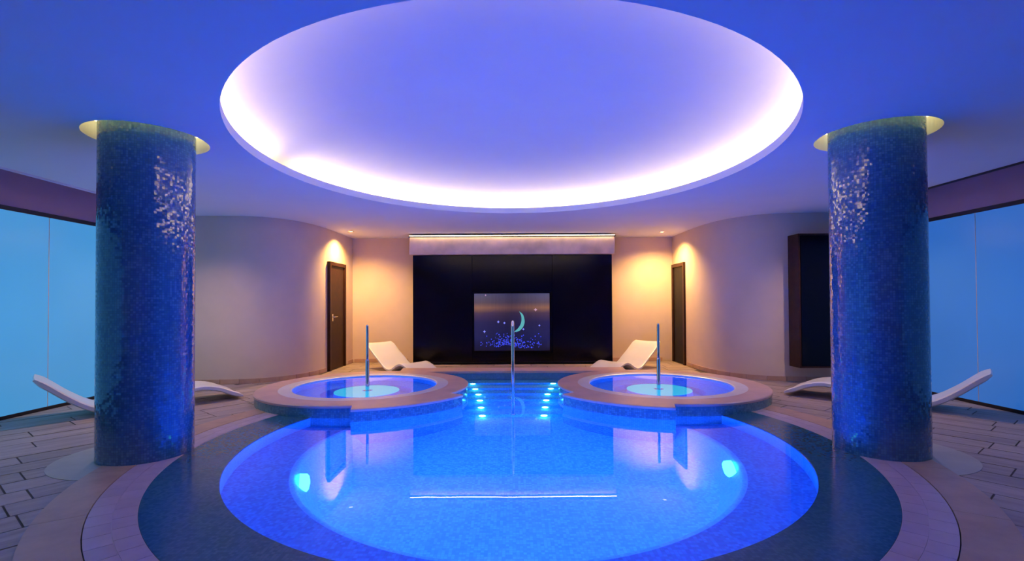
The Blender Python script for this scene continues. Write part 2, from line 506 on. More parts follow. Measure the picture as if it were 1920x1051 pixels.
for sd in (0, 1):
    b0, b1 = radians(-66), radians(20)
    lathe('bedding', [(R_BAND + 0.006, 0.003), (R_PINK - 0.006, 0.003)], M['bedding'], floor, PC, 60, *((b0, b1) if sd == 0 else (pi - b1, pi - b0)), smooth=False, flip=True)
arc_tiles('border_stone', R_PINK + 0.004, R_BEIGE, 0.9, 0.007, M['beige'], 0.003)
for s in (-1, 1):
    a = MB().prism([(p[0], p[1]) for p in circle(0, 0, 0.64, 64)], -0.02, 0.0018).build('pillar_surround', M['disc'], floor, loc=(s * PIL[0], PIL[1], 0))

# ------------------------------------------------------------------ ceiling with oval recess
EC = (0.0, 5.05); EA, EB = 2.52, 2.79
def oval(da=0.0, n=128, p=2.0):
    out = []
    for i in range(n):
        t = 2 * pi * i / n; c, s = cos(t), sin(t)
        out.append((EC[0] + (EA + da) * math.copysign(abs(c) ** (2 / p), c), EC[1] + (EB + da) * math.copysign(abs(s) ** (2 / p), s)))
    return out
R_HOLE = 0.455
CX = 5.3
ceiling = fill2d('ceiling', [[(-CX, YF), (CX, YF), (CX, 7.9), (6.0, 7.9), (6.0, YB + .1), (-6.0, YB + .1), (-6.0, 7.9), (-CX, 7.9)], oval(0.0),
                             circle(-PIL[0], PIL[1], R_HOLE, 64), circle(PIL[0], PIL[1], R_HOLE, 64)], H, M['ceiling'], flip=True)
tag(ceiling, kind='structure')

def skin(name, rings, mat, parent, close=False, smooth=True, flip=False):
    n = len(rings[0]); V = [v for r in rings for v in r]; F = []
    for j in range(len(rings) - 1):
        for i in range(n):
            k = (i + 1) % n
            q = (j * n + i, j * n + k, (j + 1) * n + k, (j + 1) * n + i)
            F.append(q[::-1] if flip else q)
    if close:
        q = tuple((len(rings) - 1) * n + i for i in range(n)); F.append(q[::-1] if flip else q)
    return obj(name, V, F, mat, parent, smooth)
def at(lp, z): return [(p[0], p[1], z) for p in lp]
LIP = 0.085
lip = skin('cove_lip', [at(oval(0), H), at(oval(0), H + LIP), at(oval(0.03), H + LIP), at(oval(0.03), H + 0.02), at(oval(0.30), H + 0.02)], M['ceiling'], ceiling, smooth=False, flip=True)
rings = []
for k in range(17):
    s = 1 - k / 16 * 0.985
    z = H + 0.02 + 0.66 * (1 - s ** 2.4) ** 0.62
    rings.append([(EC[0] + (p[0] - EC[0]) * s, EC[1] + (p[1] - EC[1]) * s, z) for p in oval(0.30)])
dome = skin('dome', rings, M['ceiling'], ceiling, close=True, flip=True)
M['cove_led'] = emit('cove_led', (1.0, 0.73, 0.36), L_COVE)
led = skin('light_strip', [at(oval(0.11), H + 0.035), at(oval(0.17), H + 0.035)], M['cove_led'], ceiling, smooth=False, flip=True)
# one stretch of the strip is dark, as in the photograph
bm = bmesh.new(); bm.from_mesh(led.data); bm.faces.ensure_lookup_table()
bmesh.ops.delete(bm, geom=[bm.faces[i] for i in (59, 60, 61)], context='FACES')
bm.to_mesh(led.data); bm.free()
# light pockets round the pillar heads
M['hole_led'] = emit('pillar_head_led', (1.0, 0.62, 0.16), L_HOLE)
for s in (-1, 1):
    lathe('pillar_pocket', [(R_HOLE, H), (R_HOLE, H + 0.16), (R_HOLE + 0.10, H + 0.16), (R_HOLE + .10, H + 0.34), (R_PIL - 0.05, H + 0.34)], M['ceiling'], ceiling, (s * PIL[0], PIL[1]), 64, smooth=False)
    lathe('light_ring', [(R_HOLE + 0.07, H + 0.18), (R_HOLE + 0.095, H + 0.18)], M['hole_led'], ceiling, (s * PIL[0], PIL[1]), 48, smooth=False)
# ceiling edge over the side glass: thin edge and pocket above
for s in (-1, 1):
    MB().box(*sorted((s * CX, s * (CX - 0.015))), YF, 7.9, H - 0.022, H + 0.06).build('edge_profile', M['frame'] if s > 0 else M['ceiling'], ceiling)
    MB().box(*sorted((s * CX, s * 6.0)), YF, 7.95, 3.10, 3.14).build('pocket_top', M['ceiling'], ceiling)

# ------------------------------------------------------------------ walls
def wall_strip(name, pts, z0, z1, mat, thick=0.12, parent=None, outward=1):
    """vertical wall following a plan polyline, with thickness on the side away from the room"""
    k = len(pts); nrm = []
    for i in range(k):
        a, b = pts[max(i - 1, 0)], pts[min(i + 1, k - 1)]
        d = Vector((b[0] - a[0], b[1] - a[1])).normalized(); nrm.append(Vector((-d.y, d.x)) * outward)
    q = [(p[0] + n.x * thick, p[1] + n.y * thick) for p, n in zip(pts, nrm)]
    V = [(p[0], p[1], z) for z in (z0, z1) for p in pts] + [(p[0], p[1], z) for z in (z0, z1) for p in q]
    F = []
    for i in range(k - 1):
        F.append((i, i + 1, k + i + 1, k + i)); F.append((2 * k + i + 1, 2 * k + i, 3 * k + i, 3 * k + i + 1))
        F.append((k + i, k + i + 1, 3 * k + i + 1, 3 * k + i)); F.append((i + 1, i, 2 * k + i, 2 * k + i + 1))
    F.append((0, k, 3 * k, 2 * k)); F.append((k - 1, 2 * k - 1 + 2 * k - k + k - k, 3 * k - 1 + k - k + k, 2 * k - 1)) if False else None
    F.append((k - 1, 3 * k - 1, 4 * k - 1, 2 * k - 1))
    o = obj(name, V, F, mat, parent, False)
    for i, p in enumerate(o.data.polygons):
        p.use_smooth = False
    bm = bmesh.new(); bm.from_mesh(o.data); bmesh.ops.recalc_face_normals(bm, faces=bm.faces)
    for f in bm.faces: f.smooth = abs(f.normal.z) < 0.5
    bm.to_mesh(o.data); bm.free()
    o.data.set_sharp_from_angle(angle=radians(30)) if hasattr(o.data, 'set_sharp_from_angle') else None
    return o

plan = [(3.52, YB), (3.52, 10.2), (3.53, 9.6), (3.56, 9.1), (3.64, 8.7), (3.82, 8.32), (4.12, 8.06), (4.5, 7.95), (5.0, 7.92), (5.5, 7.92), (WX + 0.1, 7.92)]
plan = catmull(plan, 7)
for s, nm in ((-1, 'left'), (1, 'right')):
    pp = [(s * p[0], p[1]) for p in plan]
    wl = wall_strip('wall_' + nm, pp, -0.02, 3.15, M['wall'], 0.12, outward=(1 if s > 0 else -1) * 1)
    tag(wl, kind='structure')
    # skirting of small stone tiles
    bb = empty('baseboard_' + nm); tag(bb, kind='structure')
    cum = [0.0]
    for i in range(1, len(pp)):
        cum.append(cum[-1] + sqrt((pp[i][0] - pp[i - 1][0]) ** 2 + (pp[i][1] - pp[i - 1][1]) ** 2))
    def along(t):
        for i in range(1, len(cum)):
            if cum[i] >= t:
                f = (t - cum[i - 1]) / max(cum[i] - cum[i - 1], 1e-9)
                return (pp[i - 1][0] + (pp[i][0] - pp[i - 1][0]) * f, pp[i - 1][1] + (pp[i][1] - pp[i - 1][1]) * f)
        return pp[-1]
    t = 0.02
    while t + 0.29 < cum[-1] - 0.1:
        seg = [along(t + 0.004), along(t + 0.15), along(t + 0.29)]
        ym = seg[1][1]
        skip = (s < 0 and 9.34 < ym < 10.34) or (s > 0 and 9.95 < ym < 10.8) 
        if not skip:
            wall_strip('tile', seg, 0.0, 0.075, M['beige'], -0.018, bb, outward=(1 if s > 0 else -1))
        t += 0.294
wb = MB().box(-3.75, 3.75, YB, YB + 0.12, -0.02, 3.15).build('wall_back', M['wall']); tag(wb, kind='structure')
bbk = empty('baseboard_back'); tag(bbk, kind='structure')
x = -3.48
while x < 3.2:
    if x + 0.29 < -2.1 or x > 2.1:
        MB().box(x + 0.002, x + 0.29, YB - 0.018, YB, 0.0, 0.075).build('tile', M['beige'], bbk)
    x += 0.294
wf = MB().box(-6.1, 6.1, YF - 0.12, YF, -0.02, 3.15).build('wall_front', M['wall']); tag(wf, kind='structure')

# side walls: backlit glass panels under a plaster fascia
GT = 2.37
for s, nm, idx, gm in ((-1, 'left', 1, M['glass_left']), (1, 'right', 2, M['glass_right'])):
    x0, x1 = sorted((s * WX, s * (WX + 0.12)))
    fs = MB().box(x0, x1, YF, 7.92, GT + 0.05, 3.15).build('trim_%d' % idx, M['fascia']); tag(fs, kind='structure')
    wi = empty('window_%d' % idx, (s * WX, 3, 0)); tag(wi, kind='structure')
    fx0, fx1 = sorted((s * (WX - 0.012) - s * WX, s * 0.06))
    MB().box(fx0, fx1, YF - 3, 7.92 - 3, GT, GT + 0.05).build('frame', M['frame'], wi)
    MB().box(fx0, fx1, YF - 3, 7.92 - 3, -0.01, 0.035).build('frame', M['frame'], wi)
    edges = [YF, -1.23, -0.01, 1.21, 2.43, 3.65, 4.87, 6.09, 7.31, 7.92]
    for a, b in zip(edges[:-1], edges[1:]):
        px0, px1 = sorted((s * 0.0, s * 0.03))
        MB().box(px0, px1, a - 3 + 0.004, b - 3 - 0.004, 0.035, GT).build('pane', gm, wi)
        jx0, jx1 = sorted((s * 0.012, s * 0.03))
        if b < 7.9:
            MB().box(*sorted((s * -0.001, s * 0.028)), b - 3 - 0.004, b - 3 + 0.004, 0.035, GT).build('joint', M['steel'], wi)

# a door and a dark doorway in the two corner walls
def door(name, s, y0, y1, z1, leaf_or_opening_mat, handle):
    d = empty(name, (s * 3.525, (y0 + y1) / 2, 0)); tag(d, kind='structure')
    hw = (y1 - y0) / 2
    inn = -s   # towards the room
    def bx(a, b): return sorted((inn * a, inn * b))
    MB().box(*bx(-0.02, 0.045), -hw, -hw + 0.07, 0.0, z1).build('jamb', M['dark_wood'], d)
    MB().box(*bx(-0.02, 0.045), hw - 0.07, hw, 0.0, z1).build('jamb', M['dark_wood'], d)
    MB().box(*bx(-0.02, 0.045), -hw + 0.07, hw - 0.07, z1 - 0.07, z1).build('head', M['dark_wood'], d)
    lf = MB().box(*bx(-0.02, 0.022), -hw + 0.074, hw - 0.074, 0.008, z1 - 0.074).build('leaf_or_dark_opening', leaf_or_opening_mat, d)
    if handle:
        h = tube('handle', [(inn * 0.02, -hw + 0.17, 1.03), (inn * 0.07, -hw + 0.17, 1.03), (inn * 0.075, -hw + 0.19, 1.03), (inn * 0.075, -hw + 0.30, 1.03)], 0.011, M['chrome'], lf)
        MB().box(*bx(0.0225, 0.03), -hw + 0.145, -hw + 0.195, 0.95, 1.09).build('lock_plate', M['chrome'], lf)
    return d
door('door_1', -1, 9.37, 10.27, 2.10, M['door_wood'], True)
door('doorway_2', 1, 9.98, 10.74, 2.10, M['black'], False)  # open doorway: its unlit inside is painted as a flush black sheet

# ------------------------------------------------------------------ swimming pool
pool = empty('swimming_pool', (0, 0, 0))
tag(pool, 'round swimming pool of glowing blue water in the middle of the room', 'pool')
ZF = -0.87
G = radians(33)
# far gap between the whirlpools stays open: revolve from +Y+33 deg round to +Y-33 deg
def phi(r, side, rt=1.28):
    """angle from +Y at which a circle of radius r round the pool enters the whirlpool wall"""
    tx, ty = side * TUB[0] - PC[0], TUB[1] - PC[1]
    D = sqrt(tx * tx + ty * ty); q = (r * r + D * D - rt * rt) / (2 * r * D)
    return abs(atan2(tx, ty)) + math.acos(max(-1, min(1, q)))
def swept(name, prof, mat, n=140, flip=False, uvr=2.2, smooth=False):
    """like lathe, but every ring of the profile stops where it meets the two whirlpools"""
    V = []; F = []; U = []; k = len(prof); ln = [0.0]
    for i in range(1, k): ln.append(ln[-1] + sqrt((prof[i][0] - prof[i - 1][0]) ** 2 + (prof[i][1] - prof[i - 1][1]) ** 2))
    for i in range(n + 1):
        for r_, z in prof:
            b0 = pi / 2 + phi(r_, -1); b1 = pi / 2 + 2 * pi - phi(r_, 1)
            a = b0 + (b1 - b0) * i / n
            V.append((PC[0] + r_ * cos(a), PC[1] + r_ * sin(a), z))
    for i in range(n):
        for j in range(k - 1):
            q = (i * k + j, (i + 1) * k + j, (i + 1) * k + j + 1, i * k + j + 1)
            u0, u1 = 5.4 * i / n * uvr, 5.4 * (i + 1) / n * uvr
            uv = [(u0, ln[j]), (u1, ln[j]), (u1, ln[j + 1]), (u0, ln[j + 1])]
            F.append(q[::-1] if flip else q); U.append(uv[::-1] if flip else uv)
    return obj(name, V, F, mat, pool, smooth, U)
ZB = -0.38
swept('edge_band', [(R_POOL, -0.05), (R_POOL, 0.004), (R_BAND + 0.004, 0.004), (R_BAND + 0.004, -0.2)], M['band'], 200, flip=True)
swept('bench', [(2.0, ZB), (R_POOL + 0.001, ZB)], M['ledge'], flip=True)
swept('pool_wall', [(1.79, ZF), (1.84, -0.68), (1.94, ZB - 0.05), (1.965, ZB - 0.01), (2.0, ZB)], M['basin_uv'], uvr=2.0, smooth=True, flip=True)
swept('pool_edge', [(R_POOL - 0.002, ZB), (R_POOL - 0.002, -0.012)], M['basin_uv'], smooth=True, flip=True)
fl_poly = [(PC[0] + 1.795 * cos(a), PC[1] + 1.795 * sin(a)) for a in [pi / 2 + G + (2 * pi - 2 * G) * i / 80 for i in range(81)]]
fl_poly += [(1.75, 8.35), (-1.75, 8.35)]
MB().prism(fl_poly, ZF - 0.05, ZF).build('pool_floor', M['basin'], pool)
# far end: raised edge with stone coping
far = [(x, 8.29 - 0.05 * (x / 1.6) ** 2) for x in [-1.9 + 3.8 * i / 24 for i in range(25)]]
bk = [(x, 8.72) for x in [1.95 - 3.9 * i / 24 for i in range(25)]]
MB().prism(far + bk, -0.95, Z_COP - 0.035).build('end_wall', M['endwall'], pool)
far2 = [(p[0], p[1] - 0.015) for p in far]
MB().prism(far2 + bk, Z_COP - 0.035, Z_COP - 0.001).build('end_coping', M['coping'], pool)
# steps
RY = [7.93, 7.62, 7.33, 7.05, 6.76, 6.46]
LX = [0.646, 0.585, 0.515, 0.475, 0.44, 0.405]
M['step_led'] = emit('step_led', (0.10, 0.85, 1.0), L_STEP)
for i, yr in enumerate(RY):
    zt = -0.03 - 0.14 * i
    def half(y_): return 1.45 if abs(y_ - TUB[1]) >= 1.24 else min(1.45, TUB[0] - sqrt(1.25 ** 2 - (y_ - TUB[1]) ** 2))
    ys = [yr + (8.26 - yr) * k / 16 for k in range(17)]
    st = MB().prism([(half(q), q) for q in ys] + [(-half(q), q) for q in ys[::-1]], ZF - 0.04 - 0.001 * i, zt).build('step', M['basin'], pool)
    for s in (-1, 1):
        d = lathe('step_light', [(0.0005, 0.016), (0.036, 0.016), (0.044, 0.0)], M['step_led'], st, (0, 0), 14, smooth=False, flip=True)
        d.rotation_euler = (radians(90), 0, 0); d.location = (s * LX[i], yr - 0.001, zt - 0.07)
# underwater lamps in the bench riser; those without a lens are added fill
M['pool_lens'] = emit('pool_lamp_lens', (0.06, 0.80, 1.0), 5.0)
def pool_lamp_and_fill(ang, z=-0.53, build=True):
    r = 1.885
    p = (PC[0] + r * cos(ang), PC[1] + r * sin(ang), z)
    q = (PC[0], PC[1], z - 0.05)
    if build:
        o = lathe('pool_light', [(0.0005, 0.045), (0.10, 0.036), (0.145, 0.018), (0.16, -0.04)], M['pool_lens'], pool, (0, 0), 24, flip=True)
        o.location = p
        o.rotation_euler = (Vector(q) - Vector(p)).to_track_quat('Z', 'Y').to_euler()
    pl = (PC[0] + (r - 0.14) * cos(ang), PC[1] + (r - 0.14) * sin(ang), z)
    lamp('POINT', 'pool_lamp_and_fill', pl, L_POOL, C_POOL, None, shadow_soft_size=0.0)
for a, bl in ((202, True), (346, True), (240, False), (300, False)):
    pool_lamp_and_fill(radians(a), build=bl)
lamp('POINT', 'pool_lamp_and_fill', (0.0, 5.9, -0.30), L_POOL * 0.95, C_POOL, shadow_soft_size=0.0)  # added fill points loose in the water, no fixture
lamp('POINT', 'pool_lamp_and_fill', (-0.9, 4.7, -0.16), L_POOL * 0.6, C_POOL, shadow_soft_size=0.0)
lamp('POINT', 'pool_lamp_and_fill', (1.0, 4.7, -0.16), L_POOL * 0.6, C_POOL, shadow_soft_size=0.0)
# the water sheet: pool, wet band and channel, up to the whirlpool walls
RW = R_POOL - 0.001; RT = 1.30
b0 = pi / 2 + phi(RW, -1, RT); b1 = pi / 2 + 2 * pi - phi(RW, 1, RT)
wl = [(PC[0] + RW * cos(b0 + (b1 - b0) * i / 200), PC[1] + RW * sin(b0 + (b1 - b0) * i / 200)) for i in range(201)]
e = (wl[-1][0] - TUB[0], wl[-1][1] - TUB[1]); ea = atan2(e[1], e[0]) % (2 * pi)
wl += [(TUB[0] + RT * cos(ea + (pi / 2 - ea) * i / 60), TUB[1] + RT * sin(ea + (pi / 2 - ea) * i / 60)) for i in range(1, 61)]
wl += [(1.9, 8.31), (-1.9, 8.31)]
e = (wl[0][0] + TUB[0], wl[0][1] - TUB[1]); ea = atan2(e[1], e[0])
wl += [(-TUB[0] + RT * cos(pi / 2 + (ea - pi / 2) * i / 60), TUB[1] + RT * sin(pi / 2 + (ea - pi / 2) * i / 60)) for i in range(0, 60)]
water = fill2d('water', [wl], 0.0, M['water'], pool)

# ------------------------------------------------------------------ whirlpools
BA0, BA1 = radians(-80), radians(-28)
M['tub_lens'] = emit('whirlpool_lamp_lens', (0.04, 0.58, 1.0), 1.2)
def whirlpool(s):
    c = (s * TUB[0], TUB[1])
    t = empty('whirlpool', (c[0], c[1], 0))
    tag(t, ('left' if s < 0 else 'right') + ' raised round whirlpool with pink stone coping beside the ' + ('left' if s < 0 else 'right') + ' mosaic pillar', 'whirlpool')
    def bulge(a, r):
        if r < 1.3: return 0.0
        a2 = a if s < 0 else pi - a
        a2 = (a2 + pi) % (2 * pi) - pi
        return 0.21 if BA0 < a2 < BA1 else 0.0
    n = 720
    lathe('outer_wall', [(1.41, -0.93), (1.41, Z_COP - 0.03)], M['tubside'], t, (0, 0), n, rfun=bulge, smooth=False, uvr=1.41, flip=False)
    lathe('coping', [(1.40, Z_COP - 0.031), (1.42, Z_COP - 0.031), (1.424, Z_COP - 0.008), (1.414, Z_COP), (1.135, Z_COP)], M['coping'], t, (0, 0), n, rfun=bulge, smooth=False)
    lathe('inner_rim', [(1.137, Z_COP - 0.02), (1.137, Z_COP + 0.001), (0.985, Z_COP + 0.001), (0.97, Z_COP - 0.006), (0.97, Z_COP - 0.04)], M['white_rim'], t, (0, 0), 96, smooth=False)
    lathe('basin', [(0.971, Z_COP - 0.039), (0.97, -0.30), (0.62, -0.32), (0.58, -0.62), (0.001, -0.62)], M['basin_uv'], t, (0, 0), 96, smooth=False, uvr=0.97)
    lathe('pedestal', [(0.46, -0.62), (0.44, -0.215)], M['basin_uv'], t, (0, 0), 64, uvr=0.44)
    lathe('light_lens', [(0.445, -0.235), (0.445, -0.21), (0.43, -0.2), (0.001, -0.2)], M['tub_lens'], t, (0, 0), 64, smooth=False)
    w_ = fill2d('water', [circle(0, 0, 0.9715, 96)], 0.118, M['tub_water'], t)
    for k in range(4):  # added fill points under the tub water, without fixtures
        a = pi / 4 + k * pi / 2
        lamp('POINT', 'whirlpool_fill', (c[0] + 0.72 * cos(a), c[1] + 0.72 * sin(a), -0.12), L_TUB, (0.03, 0.12, 1.0), shadow_soft_size=0.0)
    # slim chrome pole standing in the middle
    h = empty('pole', (c[0], c[1] + 0.02, -0.2))
    tag(h, 'slim chrome pole standing in the middle of the ' + ('left' if s < 0 else 'right') + ' whirlpool', 'pole', 'chrome poles of the two whirlpools')
    lathe('base_plate', [(0.075, 0.0), (0.075, 0.012), (0.03, 0.022)], M['chrome'], h, (0, 0), 24)
    lathe('lower_sleeve', [(0.027, 0.012), (0.027, 0.68), (0.024, 0.69), (0.019, 0.695)], M['chrome'], h, (0, 0), 20)
    lathe('tube', [(0.019, 0.69), (0.019, 1.165), (0.015, 1.18), (0.001, 1.187)], M['chrome'], h, (0, 0), 20)
for s in (-1, 1):
    whirlpool(s)

# stair rail in the channel: an upside-down U along the steps
rail = empty('handrail', (0, 6.47, -0.87))
tag(rail, 'chrome stair rail rising from the steps between the two whirlpools', 'handrail')
zt = 1.03 + 0.87
arc = [(0, 0.07 - 0.07 * cos(a), zt - 0.07 + 0.07 * sin(a)) for a in [pi / 2 * i / 6 for i in range(7)]]
tube('rail', [(0, 0, 0.14)] + [(0, 0, 0.8)] + arc + [(0, 0.10, zt - 0.002), (0, 0.55, zt - 0.035)] +
     [(0, 0.62 - 0.07 + 0.07 * sin(a), zt - 0.035 - 0.07 + 0.07 * cos(a)) for a in [pi / 2 * i / 6 for i in range(1, 7)]] + [(0, 0.62, 0.9), (0, 0.62, 0.42)], 0.021, M['chrome'], rail)
for yy, zz in ((0.0, 0.14), (0.62, 0.42)):
    f = lathe('floor_flange', [(0.05, zz), (0.05, zz + 0.01), (0.022, zz + 0.02)], M['chrome'], rail, (0, 0), 20)
    f.location = (0, yy + 0.0, 0)

# ------------------------------------------------------------------ pillars
for s in (-1, 1):
    side = 'left' if s < 0 else 'right'
    p = lathe('pillar', [(R_PIL, 0.004), (R_PIL, H + 0.34)], M['column'], None, (0, 0), 96, uvr=R_PIL, loc=(s * PIL[0], PIL[1], 0))
    tag(p, side + ' round pillar clad in tiny blue and teal glass mosaic beside the pool', 'pillar', kind='thing')

# ------------------------------------------------------------------ dark feature wall with header and starry picture
fw = empty('feature_wall', (0, 10.3, 0))
tag(fw, 'black gloss panelled wall under a brushed metal header at the far end', 'feature wall', kind='thing')
def bx(x0, x1, y0, y1, z0, z1, name, mat, par=fw, bevel=0.0, off=(0, 10.3, 0)):
    return MB().box(x0 - off[0], x1 - off[0], y0 - off[1], y1 - off[1], z0 - off[2], z1 - off[2]).build(name, mat, par, bevel=bevel)
bx(-2.09, 2.09, 10.36, YB - 0.002, 0.03, 2.60, 'core', M['black'])
xs = [-2.09, -0.86, 0.84, 2.09]
bx(-2.09, -0.852, 10.30, 10.36, 0.06, 2.30, 'panel', M['black_panel'])
bx(0.842, 2.09, 10.30, 10.36, 0.06, 2.30, 'panel', M['black_panel'])
bx(-0.846, 0.836, 10.30, 10.36, 1.545, 2.30, 'panel', M['black_panel'])
bx(-0.846, 0.836, 10.30, 10.36, 0.06, 0.245, 'panel', M['black_panel'])
bx(-2.09, 2.09, 10.285, 10.36, 0.03, 0.058, 'kick_strip', M['black'])
bx(-2.135, 2.125, 10.16, 10.40, 2.295, 2.655, 'header', M['steel'], bevel=0.006)
bx(-2.15, 2.14, 10.15, 10.42, 2.655, 2.675, 'header_cap', M['dark_metal'])
M['head_led'] = emit('header_led', (1.0, 0.74, 0.42), L_HEADER)
bx(-2.12, 2.11, 10.095, 10.112, 2.672, 2.682, 'light_strip', M['head_led'])
bx(-2.14, 2.13, 10.09, 10.15, 2.682, 2.69, 'strip_carrier', M['steel'])

pic = empty('starry_picture', (-0.015, 10.30, 0.885))
tag(pic, 'square dark picture with glowing crescent moon and blue stars on the black wall', 'picture')
m, nt, b = new_mat('picture_painted_reflection')
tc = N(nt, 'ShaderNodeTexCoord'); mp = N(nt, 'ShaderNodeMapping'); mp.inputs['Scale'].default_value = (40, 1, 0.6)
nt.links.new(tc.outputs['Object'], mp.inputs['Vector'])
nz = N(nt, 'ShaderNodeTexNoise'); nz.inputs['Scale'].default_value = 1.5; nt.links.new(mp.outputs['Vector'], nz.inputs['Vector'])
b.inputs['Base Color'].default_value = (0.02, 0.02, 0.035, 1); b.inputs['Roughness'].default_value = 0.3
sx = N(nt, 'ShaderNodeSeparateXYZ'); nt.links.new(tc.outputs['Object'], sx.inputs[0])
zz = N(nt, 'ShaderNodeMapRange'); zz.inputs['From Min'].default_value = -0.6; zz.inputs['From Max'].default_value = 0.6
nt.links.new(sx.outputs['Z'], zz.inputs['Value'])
zr = N(nt, 'ShaderNodeValToRGB'); e_ = zr.color_ramp.elements  # reflected room light painted into the panel as a glowing gradient
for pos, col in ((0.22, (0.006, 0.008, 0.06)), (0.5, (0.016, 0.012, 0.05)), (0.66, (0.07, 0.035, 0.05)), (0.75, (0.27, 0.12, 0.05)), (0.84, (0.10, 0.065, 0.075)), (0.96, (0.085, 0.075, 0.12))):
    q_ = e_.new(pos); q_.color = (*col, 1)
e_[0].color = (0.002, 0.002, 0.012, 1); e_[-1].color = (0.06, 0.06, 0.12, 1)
# the painted reflection's warm band is broken towards the middle
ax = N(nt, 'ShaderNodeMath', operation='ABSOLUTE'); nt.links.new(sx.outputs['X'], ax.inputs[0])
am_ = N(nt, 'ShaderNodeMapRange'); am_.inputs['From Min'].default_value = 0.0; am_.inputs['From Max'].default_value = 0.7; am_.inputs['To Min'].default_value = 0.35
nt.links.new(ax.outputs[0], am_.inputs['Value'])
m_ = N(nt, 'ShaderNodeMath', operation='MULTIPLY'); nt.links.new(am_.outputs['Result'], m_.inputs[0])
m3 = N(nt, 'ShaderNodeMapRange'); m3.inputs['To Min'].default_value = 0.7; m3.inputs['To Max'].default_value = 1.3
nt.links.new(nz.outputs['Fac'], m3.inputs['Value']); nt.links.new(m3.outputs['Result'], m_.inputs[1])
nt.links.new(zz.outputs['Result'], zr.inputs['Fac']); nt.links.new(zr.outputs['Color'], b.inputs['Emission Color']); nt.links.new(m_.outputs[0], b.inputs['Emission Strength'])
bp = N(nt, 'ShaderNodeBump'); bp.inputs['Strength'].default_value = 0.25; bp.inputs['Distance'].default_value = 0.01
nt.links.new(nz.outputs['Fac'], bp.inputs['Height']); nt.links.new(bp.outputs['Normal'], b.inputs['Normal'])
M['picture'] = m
PW, PH = 0.79, 0.60
fr = MB()
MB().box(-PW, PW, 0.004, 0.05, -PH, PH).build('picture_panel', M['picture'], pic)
for nm_, q in (('frame_bar', (-PW - .035, PW + .035, -0.004, .04, PH, PH + .035)), ('frame_bar', (-PW - .035, PW + .035, -0.004, .04, -PH - .035, -PH)),
               ('frame_bar', (-PW - .035, -PW, -0.004, .04, -PH, PH)), ('frame_bar', (PW, PW + .035, -0.004, .04, -PH, PH))):
    MB().box(*q).build(nm_, M['black_panel'], pic)
# crescent moon: outer arc and inner arc, thin raised light
M['moon'] = emit('moon_glow', (0.12, 0.46, 0.50), 0.9)
KX = 10.3 / 920
def px(xp, yp):   # local place on the picture from its place in the photograph's picture plane
    return ((xp - 961) * KX + 0.015, 1.28 - (yp - 568) * KX - 0.885)
mo = [(973, 583), (980, 589), (983, 598), (983, 606), (979.5, 614), (973, 620), (963, 622.5)]
mi = [(966, 619.5), (971, 615), (975.5, 608), (977.5, 600), (977, 592), (975, 587)]
mo = catmull(mo, 5); mi = catmull([(963, 622.5)] + mi + [(973, 583)], 5)[1:-1]
poly = [px(*p) for p in mo + mi]
V = [(p[0], y_, p[1]) for y_ in (-0.002, 0.006) for p in poly]; k = len(poly)
obj('moon', V, [tuple(range(k))] + [(i, (i + 1) % k, k + (i + 1) % k, k + i) for i in range(k)], M['moon'], pic)
def star(x_, y_, r, mat, name='star', par=pic):
    lx, lz = px(x_, y_)
    v = [(lx, -0.003, lz)]; n = 8
    for i in range(n):
        rr = r if i % 2 == 0 else r * 0.45
        v.append((lx + rr * cos(2 * pi * i / n), 0.004, lz + rr * sin(2 * pi * i / n)))
    return obj(name, v, [(0, 1 + i, 1 + (i + 1) % n)[::-1] for i in range(n)], mat, par)
M['star'] = emit('star_glow', (0.22, 0.24, 1.0), 1.3)
M['star_pink'] = emit('pink_star_glow', (0.6, 0.35, 0.5), 0.9)
for x_, y_, r in ((934, 603, .030), (945.5, 605, .027), (908, 621, .032), (981, 617, .026), (1011, 610, .024)):
    star(x_, y_, r, M['star'])
star(1004, 580.5, .040, M['star_pink']); star(910.5, 553, .022, M['star_pink'])
# the blue swarm of tiny light points
rnd = random.Random(3)
V = []; F = []
for i in range(260):
    cx = rnd.gauss(0, 1); xx = 960 + cx * 26; yy = 652 - abs(rnd.gauss(0, 1)) * 11 - (6 * math.exp(-((xx - 950) / 15) ** 2))
    if not (893 < xx < 1026 and 620 < yy < 654): continue
    lx, lz = px(xx, yy); r = rnd.uniform(0.006, 0.016); n = len(V)
    V += [(lx - r, 0.0015, lz), (lx, 0.0015, lz - r), (lx + r, 0.0015, lz), (lx, 0.0015, lz + r), (lx, -0.001, lz)]
    F += [(n, n + 1, n + 4), (n + 1, n + 2, n + 4), (n + 2, n + 3, n + 4), (n + 3, n, n + 4)]
M['swarm'] = emit('star_swarm_glow', (0.06, 0.09, 1.0), 1.0)
sw = obj('star_swarm', V, F, M['swarm'], pic); tag(sw, kind='stuff')

